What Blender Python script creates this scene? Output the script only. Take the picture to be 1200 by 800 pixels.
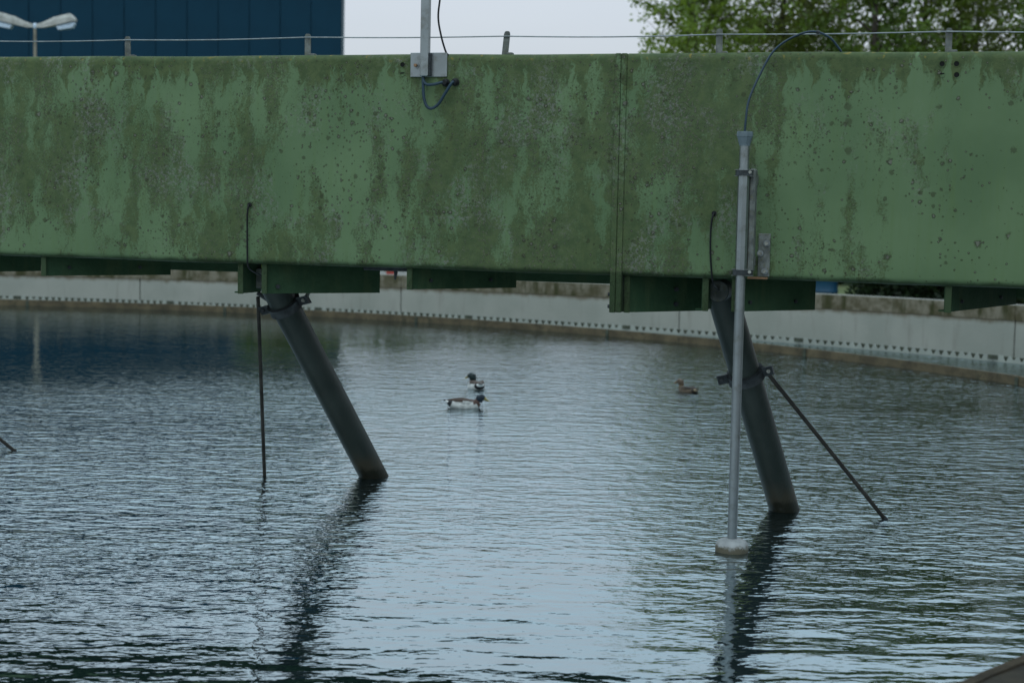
import bpy, math, random
import numpy as np
from mathutils import Vector, Matrix

random.seed(7)
for o in list(bpy.data.objects):
    bpy.data.objects.remove(o)
S = bpy.context.scene
COL = S.collection
R = math.radians

# ------------------------------------------------------------------ camera
PITCH, ROLL, EYE = R(4.8136), R(1.1542), 2.2
cam_d = bpy.data.cameras.new('camera')
cam = bpy.data.objects.new('camera', cam_d)
COL.objects.link(cam)
S.camera = cam
fw = Vector((0, math.cos(PITCH), -math.sin(PITCH)))
rt = Vector((1, 0, 0))
up = rt.cross(fw)
rt2 = rt * math.cos(ROLL) + up * math.sin(ROLL)
up2 = up * math.cos(ROLL) - rt * math.sin(ROLL)
m = Matrix((rt2, up2, -fw)).transposed().to_4x4()
m.translation = Vector((0, 0, EYE))
cam.matrix_world = m
cam_d.sensor_width = 36
cam_d.lens = 57.0
cam_d.clip_start = 0.1
cam_d.clip_end = 4000
cam_d.dof.use_dof = True
cam_d.dof.focus_distance = 10.7
cam_d.dof.aperture_fstop = 2.3

# ------------------------------------------------------------------ sky and sun (overcast)
SUN_EL, SUN_AZ = R(52), R(200)      # azimuth measured clockwise from +Y
W = bpy.data.worlds.new('World')
S.world = W
W.use_nodes = True
nt = W.node_tree
nt.nodes.clear()
wo = nt.nodes.new('ShaderNodeOutputWorld')
bg_sky = nt.nodes.new('ShaderNodeBackground')
bg_cl = nt.nodes.new('ShaderNodeBackground')
mx = nt.nodes.new('ShaderNodeMixShader')
sky = nt.nodes.new('ShaderNodeTexSky')
sky.sky_type = 'NISHITA'
sky.sun_disc = False
sky.sun_elevation = SUN_EL
sky.sun_rotation = SUN_AZ
bg_sky.inputs['Strength'].default_value = 0.12
nt.links.new(sky.outputs[0], bg_sky.inputs['Color'])
# even cloud deck, brighter towards the zenith as an overcast sky is
tc = nt.nodes.new('ShaderNodeTexCoord')
sx = nt.nodes.new('ShaderNodeSeparateXYZ')
nt.links.new(tc.outputs['Generated'], sx.inputs[0])
mz = nt.nodes.new('ShaderNodeMath'); mz.operation = 'MAXIMUM'; mz.inputs[1].default_value = 0.0
nt.links.new(sx.outputs['Z'], mz.inputs[0])
ml = nt.nodes.new('ShaderNodeMath'); ml.operation = 'MULTIPLY_ADD'
ml.inputs[1].default_value = 2.3; ml.inputs[2].default_value = 1.0
nt.links.new(mz.outputs[0], ml.inputs[0])
cn = nt.nodes.new('ShaderNodeTexNoise'); cn.inputs['Scale'].default_value = 2.2; cn.inputs['Detail'].default_value = 4
mpw = nt.nodes.new('ShaderNodeMapping'); mpw.inputs['Scale'].default_value = (1, 1, 3)
nt.links.new(tc.outputs['Generated'], mpw.inputs[0]); nt.links.new(mpw.outputs[0], cn.inputs['Vector'])
cr = nt.nodes.new('ShaderNodeValToRGB')
cr.color_ramp.elements[0].position = 0.3; cr.color_ramp.elements[0].color = (0.50, 0.535, 0.59, 1)
cr.color_ramp.elements[1].position = 0.75; cr.color_ramp.elements[1].color = (0.585, 0.612, 0.655, 1)
nt.links.new(cn.outputs[0], cr.inputs[0])
hi = nt.nodes.new('ShaderNodeMix'); hi.data_type = 'RGBA'; hi.blend_type = 'MULTIPLY'
hm = nt.nodes.new('ShaderNodeMapRange'); hm.interpolation_type = 'SMOOTHSTEP'
hm.inputs['From Min'].default_value = 0.08; hm.inputs['From Max'].default_value = 0.42
nt.links.new(mz.outputs[0], hm.inputs['Value']); nt.links.new(hm.outputs[0], hi.inputs['Factor'])
nt.links.new(cr.outputs[0], hi.inputs['A']); hi.inputs['B'].default_value = (0.87, 1.06, 1.11, 1)
nt.links.new(hi.outputs['Result'], bg_cl.inputs['Color'])

nt.links.new(ml.outputs[0], bg_cl.inputs['Strength'])
mx.inputs[0].default_value = 0.82
nt.links.new(bg_sky.outputs[0], mx.inputs[1]); nt.links.new(bg_cl.outputs[0], mx.inputs[2])
nt.links.new(mx.outputs[0], wo.inputs['Surface'])

sun_d = bpy.data.lights.new('sun', 'SUN')
sun_d.energy = 0.5
sun_d.angle = R(40)
sun_d.color = (1.0, 0.97, 0.93)
sun = bpy.data.objects.new('sun', sun_d)
COL.objects.link(sun)
sd = Vector((math.sin(SUN_AZ) * math.cos(SUN_EL), math.cos(SUN_AZ) * math.cos(SUN_EL), math.sin(SUN_EL)))
sun.rotation_euler = (-sd).to_track_quat('-Z', 'Y').to_euler()

S.view_settings.view_transform = 'Standard'
S.view_settings.look = 'None'
S.view_settings.exposure = 0.0
S.view_settings.gamma = 1.0
S.view_settings.use_curve_mapping = False
S.render.engine = 'CYCLES'
S.cycles.max_bounces = 6

# ------------------------------------------------------------------ material helpers
class NT:
    def __init__(s, name):
        s.m = bpy.data.materials.new(name); s.m.use_nodes = True
        s.t = s.m.node_tree
        s.b = s.t.nodes['Principled BSDF']
        s.tc = s.t.nodes.new('ShaderNodeTexCoord')
    def n(s, kind, **kw):
        x = s.t.nodes.new(kind)
        for k, v in kw.items(): setattr(x, k, v)
        return x
    def put(s, sock, v):
        if hasattr(v, 'is_linked') or isinstance(v, bpy.types.NodeSocket): s.t.links.new(v, sock)
        else: sock.default_value = v
    def map(s, scale=(1, 1, 1), src='Object', loc=(0, 0, 0)):
        x = s.n('ShaderNodeMapping'); x.inputs['Scale'].default_value = scale; x.inputs['Location'].default_value = loc
        s.t.links.new(s.tc.outputs[src], x.inputs[0]); return x.outputs[0]
    def noise(s, vec, scale=5, detail=3, rough=0.5, dist=0.0):
        x = s.n('ShaderNodeTexNoise'); x.inputs['Scale'].default_value = scale
        x.inputs['Detail'].default_value = detail; x.inputs['Roughness'].default_value = rough
        x.inputs['Distortion'].default_value = dist
        s.t.links.new(vec, x.inputs['Vector']); return x.outputs[0]
    def voro(s, vec, scale=5, out='Distance', rnd=1.0):
        x = s.n('ShaderNodeTexVoronoi'); x.inputs['Scale'].default_value = scale; x.inputs['Randomness'].default_value = rnd
        s.t.links.new(vec, x.inputs['Vector']); return x.outputs[out]
    def step(s, v, a, b):
        x = s.n('ShaderNodeMapRange', interpolation_type='SMOOTHSTEP')
        x.inputs['From Min'].default_value = a; x.inputs['From Max'].default_value = b
        s.put(x.inputs['Value'], v); return x.outputs[0]
    def math(s, op, a, b=0.0, c=0.0):
        x = s.n('ShaderNodeMath', operation=op); s.put(x.inputs[0], a); s.put(x.inputs[1], b)
        if op == 'MULTIPLY_ADD': s.put(x.inputs[2], c)
        return x.outputs[0]
    def mix(s, f, a, b):
        x = s.n('ShaderNodeMix', data_type='RGBA'); s.put(x.inputs['Factor'], f)
        s.put(x.inputs['A'], a); s.put(x.inputs['B'], b); return x.outputs['Result']
    def xyz(s, src='Object'):
        x = s.n('ShaderNodeSeparateXYZ'); s.t.links.new(s.tc.outputs[src], x.inputs[0]); return x.outputs
    def bump(s, h, dist=0.01, strength=1.0):
        x = s.n('ShaderNodeBump'); x.inputs['Strength'].default_value = strength; x.inputs['Distance'].default_value = dist
        s.put(x.inputs['Height'], h); s.t.links.new(x.outputs[0], s.b.inputs['Normal'])
    def base(s, v): s.put(s.b.inputs['Base Color'], v)
    def set(s, **kw):
        for k, v in kw.items(): s.put(s.b.inputs[k.replace('_', ' ')], v)

def c4(r, g, b): return (r, g, b, 1.0)

def simple(name, col, rough=0.6, metal=0.0, var=0.25, scale=6.0, bump=0.0, dirt=None, spec=0.25):
    t = NT(name)
    v = t.map()
    n = t.noise(v, scale, 5, 0.6)
    dark = c4(*[k * (1 - var) for k in col]); lite = c4(*[min(1, k * (1 + var)) for k in col])
    b = t.mix(t.step(n, 0.3, 0.7), dark, lite)
    if dirt:
        b = t.mix(t.step(t.noise(v, scale * 2.3, 6, 0.7), 0.5, 0.72), b, c4(*dirt))
    t.base(b)
    t.set(Roughness=rough, Metallic=metal, Specular_IOR_Level=spec)
    if bump: t.bump(t.noise(v, scale * 8, 4, 0.6), bump)
    return t.m

M = {}

def green_paint():
    t = NT('weathered_green_paint')
    o = t.map()
    x, y, z = t.xyz()
    # paint: faded, slightly cloudy
    base = t.mix(t.step(t.noise(o, 1.3, 4), 0.3, 0.7), c4(0.074, 0.122, 0.058), c4(0.104, 0.160, 0.079))
    base = t.mix(t.math('MULTIPLY', t.step(t.noise(t.map((30, 1, 2)), 1.0, 3), 0.45, 0.8), 0.35), base, c4(0.085, 0.135, 0.045))
    # runs of algae, long in the vertical
    warp = t.n('ShaderNodeVectorMath', operation='MULTIPLY_ADD')
    wn = t.n('ShaderNodeTexNoise'); wn.inputs['Scale'].default_value = 9; wn.inputs['Detail'].default_value = 3
    t.t.links.new(o, wn.inputs['Vector'])
    t.t.links.new(wn.outputs['Color'], warp.inputs[0]); warp.inputs[1].default_value = (0.16, 0.0, 0.22)
    t.t.links.new(o, warp.inputs[2])
    mp = t.n('ShaderNodeMapping'); mp.inputs['Scale'].default_value = (5.0, 1, 1.35); t.t.links.new(warp.outputs[0], mp.inputs[0])
    run = t.noise(mp.outputs[0], 1.0, 8, 0.68)
    patch = t.noise(t.map((0.75, 1, 0.9), loc=(2.3, 0, 4.1)), 1.0, 3, 0.5)
    grain = t.noise(o, 70, 4, 0.7)
    a = t.math('ADD', run, t.math('MULTIPLY', t.math('SUBTRACT', patch, 0.5), 0.75))
    a = t.math('ADD', a, t.math('MULTIPLY', t.math('SUBTRACT', grain, 0.5), 0.34))
    # growth is heaviest on the panel left of the joint and thins out towards the rim
    a = t.math('ADD', a, t.math('SUBTRACT', t.math('MULTIPLY', t.step(x, -3.2, -1.6), 0.05), t.math('MULTIPLY', t.step(x, -0.25, 0.45), 0.15)))
    alg = t.step(a, 0.46, 0.58)
    # short runs that start at the top edge
    mp2 = t.n('ShaderNodeMapping'); mp2.inputs['Scale'].default_value = (12, 1, 0.55); t.t.links.new(warp.outputs[0], mp2.inputs[0])
    top = t.noise(mp2.outputs[0], 1.0, 4, 0.6)
    hz = t.math('MULTIPLY', t.math('SUBTRACT', z, 3.207), 1.05)
    tz = t.step(t.math('ADD', t.math('ADD', top, hz), t.math('MULTIPLY', t.math('SUBTRACT', grain, 0.5), 0.15)), 0.30, 0.40)
    alg2 = t.math('MAXIMUM', t.math('MULTIPLY', alg, 0.66), t.math('MULTIPLY', tz, 0.72))
    algc = t.mix(t.step(t.noise(o, 14, 5, 0.65), 0.35, 0.65), c4(0.030, 0.042, 0.013), c4(0.062, 0.076, 0.026))
    col = t.mix(alg2, base, algc)
    # crusts of grey lichen sitting mainly in the runs
    gate = t.step(t.noise(t.map((3.2, 1, 1.6), loc=(7, 0, 1)), 1.0, 4, 0.6), 0.42, 0.60)
    fine = t.noise(o, 55, 4, 0.7)
    crust = t.math('MULTIPLY', t.step(fine, 0.52, 0.62), t.math('MULTIPLY', gate, t.step(a, 0.46, 0.58)))
    col = t.mix(t.math('MULTIPLY', crust, 0.5), col, c4(0.17, 0.155, 0.13))
    # bigger blots of lilac grey crust
    blot = t.math('MULTIPLY', t.step(t.noise(t.map((2.6, 1, 2.0), loc=(4, 0, 3)), 1.0, 4, 0.6), 0.50, 0.62), t.math('MULTIPLY', t.step(t.noise(o, 34, 5, 0.8), 0.50, 0.57), t.step(a, 0.40, 0.52)))
    col = t.mix(t.math('MULTIPLY', blot, 0.42), col, c4(0.20, 0.19, 0.19))
    # round lichen rosettes with a brown rim, scattered, in three sizes
    gate2 = t.step(t.noise(t.map((1.6, 1, 2.0), loc=(1, 0, 9)), 1.0, 3, 0.5), 0.40, 0.64)
    mid = None
    for sc, keep, r_a, r_b, gain in ((11.0, 0.30, 0.07, 0.22, 0.6), (23.0, 0.45, 0.08, 0.30, 0.65), (48.0, 0.55, 0.12, 0.30, 0.75)):
        ov = t.map((1, 1, 1), loc=(sc, 0, sc*0.37))
        vd = t.voro(ov, sc); vc = t.n('ShaderNodeTexVoronoi'); vc.inputs['Scale'].default_value = sc
        t.t.links.new(ov, vc.inputs['Vector'])
        sp = t.n('ShaderNodeSeparateXYZ'); t.t.links.new(vc.outputs['Color'], sp.inputs[0])
        rare = t.math('GREATER_THAN', sp.outputs[0], t.math('SUBTRACT', 0.97, t.math('MULTIPLY', gate2, keep)))
        rad = t.math('MULTIPLY_ADD', sp.outputs[1], r_b - r_a, r_a)
        rr = t.math('ADD', t.math('DIVIDE', vd, rad), t.math('MULTIPLY', t.math('SUBTRACT', t.noise(o, 60, 4, 0.65), 0.5), 2.6))
        rim = t.math('MULTIPLY', t.step(rr, 1.55, 0.95), rare)
        md = t.math('MULTIPLY', t.math('MULTIPLY', t.step(rr, 0.85, 0.5), rare), t.math('GREATER_THAN', sp.outputs[2], 0.35))
        col = t.mix(t.math('MULTIPLY', rim, gain), col, c4(0.034, 0.040, 0.018))
        col = t.mix(t.math('MULTIPLY', md, 0.6), col, c4(0.16, 0.155, 0.13))
        mid = md if mid is None else t.math('MAXIMUM', mid, md)
    # dark pits, yellow lichen near the top
    pit = t.step(t.noise(o, 33, 3, 0.6), 0.70, 0.76)
    col = t.mix(t.math('MULTIPLY', pit, t.math('MULTIPLY', gate2, 0.8)), col, c4(0.035, 0.032, 0.018))
    yel = t.math('MULTIPLY', t.step(t.noise(o, 21, 4), 0.62, 0.70), t.step(z, 3.13, 3.2))
    col = t.mix(t.math('MULTIPLY', yel, 0.7), col, c4(0.20, 0.15, 0.03))
    # darker green along the bottom roll of the plate
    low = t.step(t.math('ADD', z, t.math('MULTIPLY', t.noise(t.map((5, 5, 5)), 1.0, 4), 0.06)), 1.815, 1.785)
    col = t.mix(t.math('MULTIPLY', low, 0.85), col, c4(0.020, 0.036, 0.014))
    t.base(col)
    t.set(Roughness=t.math('MULTIPLY_ADD', alg2, 0.25, 0.60), Specular_IOR_Level=0.18)
    h = t.math('ADD', t.math('MULTIPLY', crust, 0.6), t.math('ADD', t.math('MULTIPLY', mid, 0.9), t.math('MULTIPLY', grain, t.math('MULTIPLY_ADD', alg2, 0.5, 0.08))))
    h = t.math('ADD', h, t.math('MULTIPLY', t.noise(o, 2.0, 2), 1.2))
    t.bump(h, 0.006)
    return t.m
M['green'] = green_paint()

def green_shaded():
    t = NT('green_paint_shaded')  # green paint darkened by the shade under the beam, put into the colour
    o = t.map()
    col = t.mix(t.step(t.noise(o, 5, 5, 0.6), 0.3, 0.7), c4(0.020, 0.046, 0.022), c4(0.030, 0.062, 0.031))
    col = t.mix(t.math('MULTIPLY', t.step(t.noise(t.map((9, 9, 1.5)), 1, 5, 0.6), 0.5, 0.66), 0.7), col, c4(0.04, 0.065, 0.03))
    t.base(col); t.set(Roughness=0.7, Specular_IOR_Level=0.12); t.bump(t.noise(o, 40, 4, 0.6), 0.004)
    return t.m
M['green_shaded'] = green_shaded()

def water_mat():
    t = NT('rippled_tank_water')
    o = t.map()
    x, y, z = t.xyz()
    h1 = t.noise(t.map((4.4, 7.8, 1)), 1.0, 2.0, 0.5, 0.3)
    h2 = t.noise(t.map((11.0, 19.0, 1), loc=(3, 1, 0)), 1.0, 2.0, 0.5)
    hm_ = t.noise(t.map((1.7, 4.6, 1), loc=(5, 2, 0)), 1.0, 1.5, 0.5, 0.4)
    h3 = t.noise(t.map((0.7, 1.3, 1), loc=(1, 7, 0)), 1.0, 1.0)
    # wind reaches the middle of the tank; it is calmer near the walkway and in the lee of the far wall
    gust = t.noise(t.map((0.16, 0.30, 1), loc=(0.4, 0.9, 0)), 1.0, 2.0)
    g = t.math('SUBTRACT', y, t.math('MULTIPLY', x, 0.75))
    g = t.math('ADD', g, t.math('MULTIPLY', gust, 4.0))
    lee = t.math('MULTIPLY_ADD', t.step(g, 29.0, 20.5), 0.82, 0.18)
    near = t.step(t.math('ADD', y, t.math('MULTIPLY', gust, 3.0)), 8.8, 13.0)
    near = t.math('MULTIPLY_ADD', near, 0.82, 0.18)
    amp = t.math('MULTIPLY', t.math('MULTIPLY', lee, near), t.math('MULTIPLY_ADD', t.step(gust, 0.10, 0.60), 0.60, 0.40))
    hh = t.math('ADD', t.math('MULTIPLY', h1, 0.022), t.math('MULTIPLY', h2, 0.010))
    hh = t.math('MULTIPLY', hh, amp)
    hh = t.math('ADD', hh, t.math('MULTIPLY', t.math('ADD', t.math('MULTIPLY', h3, 0.012), t.math('MULTIPLY', hm_, 0.010)), lee))
    t.base(c4(0.005, 0.011, 0.012))
    t.set(Roughness=0.02, IOR=2.2)
    t.bump(hh, 1.0)
    gl = t.n('ShaderNodeBsdfGlossy'); gl.inputs['Roughness'].default_value = 0.02; gl.inputs['Color'].default_value = (0.60, 0.735, 0.775, 1)
    t.t.links.new(t.b.inputs['Normal'].links[0].from_socket, gl.inputs['Normal'])
    ms = t.n('ShaderNodeMixShader'); ms.inputs[0].default_value = 0.42
    t.t.links.new(t.b.outputs[0], ms.inputs[1]); t.t.links.new(gl.outputs[0], ms.inputs[2])
    t.t.links.new(ms.outputs[0], t.t.nodes['Material Output'].inputs['Surface'])
    return t.m
M['water'] = water_mat()

def wall_mat():
    t = NT('pale_painted_tank_wall')
    o = t.map(); x, y, z = t.xyz()
    col = t.mix(t.step(t.noise(o, 1.2, 4), 0.3, 0.7), c4(0.245, 0.262, 0.225), c4(0.30, 0.31, 0.27))
    col = t.mix(t.math('MULTIPLY', t.step(t.noise(t.map((7, 7, 0.8)), 1, 5, 0.6), 0.52, 0.75), 0.5), col, c4(0.17, 0.165, 0.14))
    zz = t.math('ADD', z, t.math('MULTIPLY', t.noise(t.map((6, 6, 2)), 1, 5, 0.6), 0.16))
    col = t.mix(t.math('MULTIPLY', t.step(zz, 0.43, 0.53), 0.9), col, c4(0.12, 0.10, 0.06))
    col = t.mix(t.step(t.math('ADD', z, t.math('MULTIPLY', t.noise(o, 9, 3), 0.05)), -0.16, -0.22), col, c4(0.02, 0.025, 0.015))
    t.base(col); t.set(Roughness=0.75); t.bump(t.noise(o, 30, 4), 0.004)
    return t.m
M['wall'] = wall_mat()
def coping_mat():
    t = NT('mossy_concrete_coping')
    o = t.map()
    col = t.mix(t.step(t.noise(o, 3.5, 6, 0.65), 0.35, 0.65), c4(0.085, 0.077, 0.045), c4(0.20, 0.185, 0.14))
    col = t.mix(t.step(t.noise(t.map((5, 5, 1.2)), 1, 5, 0.6), 0.48, 0.66), col, c4(0.05, 0.052, 0.024))
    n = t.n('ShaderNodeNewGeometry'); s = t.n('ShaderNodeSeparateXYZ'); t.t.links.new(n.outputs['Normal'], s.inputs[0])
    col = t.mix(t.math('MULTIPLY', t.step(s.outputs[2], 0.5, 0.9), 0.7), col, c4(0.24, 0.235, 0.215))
    t.base(col); t.set(Roughness=0.9, Specular_IOR_Level=0.1); t.bump(t.noise(o, 35, 5, 0.65), 0.012)
    return t.m
M['coping'] = coping_mat()
M['baffle'] = simple('algae_brown_baffle', (0.075, 0.058, 0.032), 0.75, 0, 0.35, 3.0, 0.004, dirt=(0.03, 0.028, 0.015))
M['weir'] = simple('pale_weir_plate', (0.225, 0.236, 0.205), 0.6, 0, 0.12, 3.0)
M['strap'] = simple('algae_strap_and_notch_shade', (0.045, 0.05, 0.034), 0.8, 0, 0.3, 8.0)  # algae on the joint straps; also colours the shade behind the weir notches
M['launder'] = simple('launder_bed', (0.015, 0.018, 0.012), 0.5, 0, 0.3, 2.0)
M['walk'] = simple('damp_brown_concrete', (0.024, 0.019, 0.012), 0.85, 0, 0.45, 5.0, 0.01, dirt=(0.03, 0.03, 0.02))
M['walk_edge'] = simple('worn_concrete_edge', (0.034, 0.025, 0.014), 0.9, 0, 0.4, 9.0, 0.01)
M['ground'] = simple('rough_grass_ground', (0.07, 0.09, 0.035), 0.95, 0, 0.45, 0.8, 0.03, dirt=(0.12, 0.10, 0.06))
M['galv'] = simple('galvanised_steel', (0.20, 0.22, 0.225), 0.5, 0.35, 0.22, 14.0, 0.002, dirt=(0.16, 0.17, 0.16))
M['galv_dull'] = simple('dull_galvanised_steel', (0.125, 0.135, 0.125), 0.65, 0.25, 0.35, 18.0, 0.003, dirt=(0.12, 0.12, 0.07))
M['alu'] = simple('satin_aluminium', (0.25, 0.275, 0.28), 0.36, 0.85, 0.10, 5.0, 0.0, dirt=(0.18, 0.19, 0.18))
M['steel_dark'] = simple('dark_clamp_steel', (0.035, 0.04, 0.042), 0.55, 0.3, 0.4, 15.0, 0.003)
M['cap'] = simple('grey_plastic_cap', (0.10, 0.13, 0.145), 0.5, 0, 0.15, 10.0)
M['rubber'] = simple('black_rubber_cable', (0.005, 0.006, 0.007), 0.5, 0, 0.2, 12.0)
M['cable_blue'] = simple('dark_blue_cable', (0.014, 0.032, 0.048), 0.4, 0, 0.2, 12.0)
M['hole'] = simple('hole_dark', (0.006, 0.007, 0.006), 0.9, 0, 0.1, 8.0)
M['bolt'] = simple('weathered_bolt', (0.24, 0.24, 0.21), 0.6, 0.3, 0.35, 40.0)
M['rust'] = simple('rusty_bolt', (0.19, 0.11, 0.06), 0.8, 0.1, 0.35, 40.0)
M['float'] = None
def float_mat():
    t = NT('scummy_float')
    o = t.map(); x, y, z = t.xyz()
    col = t.mix(t.step(t.noise(o, 12, 5), 0.35, 0.65), c4(0.19, 0.20, 0.20), c4(0.27, 0.28, 0.275))
    k = t.math('ADD', z, t.math('MULTIPLY', t.noise(o, 30, 5, 0.75), 0.11))
    col = t.mix(t.step(k, 0.108, 0.080), col, c4(0.075, 0.065, 0.04))
    t.base(col); t.set(Roughness=0.7); t.bump(t.noise(o, 60, 4), 0.004)
    return t.m
M['float'] = float_mat()
def pipe_mat():
    t = NT('dark_grey_plastic_pipe')
    o = t.map(); x, y, z = t.xyz()
    col = t.mix(t.step(t.noise(o, 4, 5), 0.3, 0.7), c4(0.018, 0.025, 0.021), c4(0.029, 0.037, 0.032))
    col = t.mix(t.math('MULTIPLY', t.step(t.noise(t.map((20, 20, 2)), 1, 4), 0.5, 0.75), 0.5), col, c4(0.032, 0.035, 0.031))
    col = t.mix(t.math('MULTIPLY', t.step(t.math('ADD', z, t.math('MULTIPLY', t.noise(o, 9, 4), 0.3)), 0.42, 0.22), 0.8), col, c4(0.046, 0.038, 0.024))
    tide = t.math('ADD', z, t.math('MULTIPLY', t.noise(o, 14, 5, 0.7), 0.12))
    col = t.mix(t.math('MULTIPLY', t.step(tide, 0.17, 0.11), 0.9), col, c4(0.010, 0.011, 0.006))
    t.base(col); t.set(Roughness=0.42, Specular_IOR_Level=0.2); t.bump(t.noise(o, 60, 3), 0.002)
    return t.m
M['pipe'] = pipe_mat()
M['rod'] = simple('brownish_steel_rod', (0.032, 0.030, 0.025), 0.65, 0.2, 0.4, 12.0)
M['blue_panel'] = simple('dark_blue_cladding', (0.0030, 0.030, 0.055), 0.85, 0.0, 0.10, 0.7)
M['blue_panel'].node_tree.nodes['Principled BSDF'].inputs['Specular IOR Level'].default_value = 0.2
M['blue_body'] = simple('blue_cladding_joint', (0.003, 0.025, 0.046), 0.85, 0.0, 0.1, 0.7)
M['trim'] = simple('pale_corner_trim', (0.10, 0.13, 0.15), 0.5, 0.2, 0.1, 2.0)
M['lamp_shell'] = simple('weathered_white_lamp_shell', (0.33, 0.325, 0.30), 0.6, 0, 0.25, 9.0, 0, dirt=(0.26, 0.25, 0.19))
M['lamp_lens'] = simple('frosted_lamp_lens', (0.42, 0.50, 0.58), 0.25, 0, 0.08, 6.0)
M['lamp_pole'] = simple('lamp_pole_paint', (0.20, 0.18, 0.14), 0.7, 0, 0.3, 3.0)
M['red'] = simple('faded_red_plastic', (0.30, 0.05, 0.04), 0.5, 0, 0.15, 4)
M['white'] = simple('white_plastic', (0.36, 0.36, 0.35), 0.5, 0, 0.1, 4)
M['barrel'] = simple('blue_plastic_barrel', (0.008, 0.045, 0.085), 0.45, 0, 0.1, 4)

def leaf_mat(name, a, b):
    t = NT(name)
    g = t.n('ShaderNodeNewGeometry')
    oi = t.n('ShaderNodeObjectInfo')
    n = t.noise(t.map((1, 1, 1)), 0.55, 3, 0.5)
    f = t.math('MULTIPLY_ADD', t.step(n, 0.3, 0.7), 0.55, t.math('MULTIPLY', g.outputs['Random Per Island'], 0.45))
    t.base(t.mix(f, c4(*a), c4(*b)))
    t.set(Roughness=0.55)
    tr = t.n('ShaderNodeBsdfTranslucent'); t.put(tr.inputs['Color'], t.mix(f, c4(a[0]*1.6, a[1]*1.5, a[2]), c4(b[0]*1.6, b[1]*1.5, b[2])))
    ms = t.n('ShaderNodeMixShader'); ms.inputs[0].default_value = 0.45
    t.t.links.new(t.b.outputs[0], ms.inputs[1]); t.t.links.new(tr.outputs[0], ms.inputs[2])
    t.t.links.new(ms.outputs[0], t.t.nodes['Material Output'].inputs['Surface'])
    return t.m
M['leaf_bright'] = leaf_mat('bright_green_leaves', (0.085, 0.145, 0.018), (0.175, 0.245, 0.036))
M['leaf_olive'] = leaf_mat('olive_green_leaves', (0.078, 0.115, 0.02), (0.145, 0.18, 0.04))
M['leaf_dark'] = leaf_mat('dark_green_leaves', (0.050, 0.098, 0.014), (0.108, 0.168, 0.024))
M['leaf_hedge'] = leaf_mat('hedge_leaves', (0.010, 0.022, 0.010), (0.022, 0.045, 0.016))
M['leaf_red'] = leaf_mat('reddish_leaves', (0.10, 0.035, 0.012), (0.17, 0.08, 0.02))
M['bark'] = simple('tree_bark', (0.06, 0.05, 0.04), 0.95, 0, 0.4, 6.0, 0.02)
M['birch'] = simple('pale_birch_bark', (0.34, 0.33, 0.30), 0.9, 0, 0.3, 5.0, 0.01, dirt=(0.06, 0.055, 0.05))

# ------------------------------------------------------------------ mesh helpers
class MB:
    def __init__(s): s.v = []; s.f = []; s.mi = []
    def add(s, vs, fs, mi=0):
        k = len(s.v); s.v += [tuple(p) for p in vs]
        s.f += [tuple(i + k for i in f) for f in fs]; s.mi += [mi] * len(fs); return s
    def box(s, a, b, mi=0, bev=0.0):
        (x0, y0, z0), (x1, y1, z1) = a, b
        if bev <= 0:
            vs = [(x0,y0,z0),(x1,y0,z0),(x1,y1,z0),(x0,y1,z0),(x0,y0,z1),(x1,y0,z1),(x1,y1,z1),(x0,y1,z1)]
            fs = [(3,2,1,0),(4,5,6,7),(0,1,5,4),(1,2,6,5),(2,3,7,6),(3,0,4,7)]
            return s.add(vs, fs, mi)
        # chamfered in plan and in height: stacked outline rings
        rings = []
        for z, e in ((z0, bev), (z0 + bev, 0), (z1 - bev, 0), (z1, bev)):
            q = e + bev if e else bev
            X0, X1, Y0, Y1 = x0 + e, x1 - e, y0 + e, y1 - e
            rings.append([(X0+bev,Y0,z),(X1-bev,Y0,z),(X1,Y0+bev,z),(X1,Y1-bev,z),(X1-bev,Y1,z),(X0+bev,Y1,z),(X0,Y1-bev,z),(X0,Y0+bev,z)])
        return s.loft(rings, mi=mi)
    def loft(s, rings, mi=0, cap=True, closed=True):
        n = len(rings[0]); vs = [p for r in rings for p in r]; fs = []
        for i in range(len(rings) - 1):
            for j in range(n if closed else n - 1):
                k = (j + 1) % n
                fs.append((i*n+j, i*n+k, (i+1)*n+k, (i+1)*n+j))
        if cap:
            fs.append(tuple(range(n - 1, -1, -1))); fs.append(tuple(range((len(rings)-1)*n, len(rings)*n)))
        return s.add(vs, fs, mi)
    def tube(s, pts, r, seg=12, mi=0):
        pts = [Vector(p) for p in pts]
        rs = r if isinstance(r, (list, tuple)) else [r] * len(pts)
        rings = []; nrm = None
        for i, p in enumerate(pts):
            a = pts[max(0, i-1)]; b = pts[min(len(pts)-1, i+1)]
            t = (b - a).normalized()
            if nrm is None:
                ref = Vector((0,0,1)) if abs(t.z) < 0.9 else Vector((0,1,0))
                nrm = t.cross(ref).normalized()
            nrm = (nrm - t * nrm.dot(t)).normalized()
            bn = t.cross(nrm)
            rings.append([p + (nrm*math.cos(q) + bn*math.sin(q)) * rs[i] for q in [2*math.pi*j/seg for j in range(seg)]])
        return s.loft(rings, mi)
    def build(s, name, mats, parent=None, smooth=False, col=COL):
        me = bpy.data.meshes.new(name)
        me.from_pydata(s.v, [], s.f)
        if not isinstance(mats, (list, tuple)): mats = [mats]
        for q in mats: me.materials.append(q)
        me.polygons.foreach_set('material_index', s.mi)
        me.update()
        if smooth:
            me.polygons.foreach_set('use_smooth', [True] * len(s.f))
            try: me.set_sharp_from_angle(angle=R(40))
            except Exception: pass
        o = bpy.data.objects.new(name, me); col.objects.link(o)
        if parent: o.parent = parent
        return o

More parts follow.
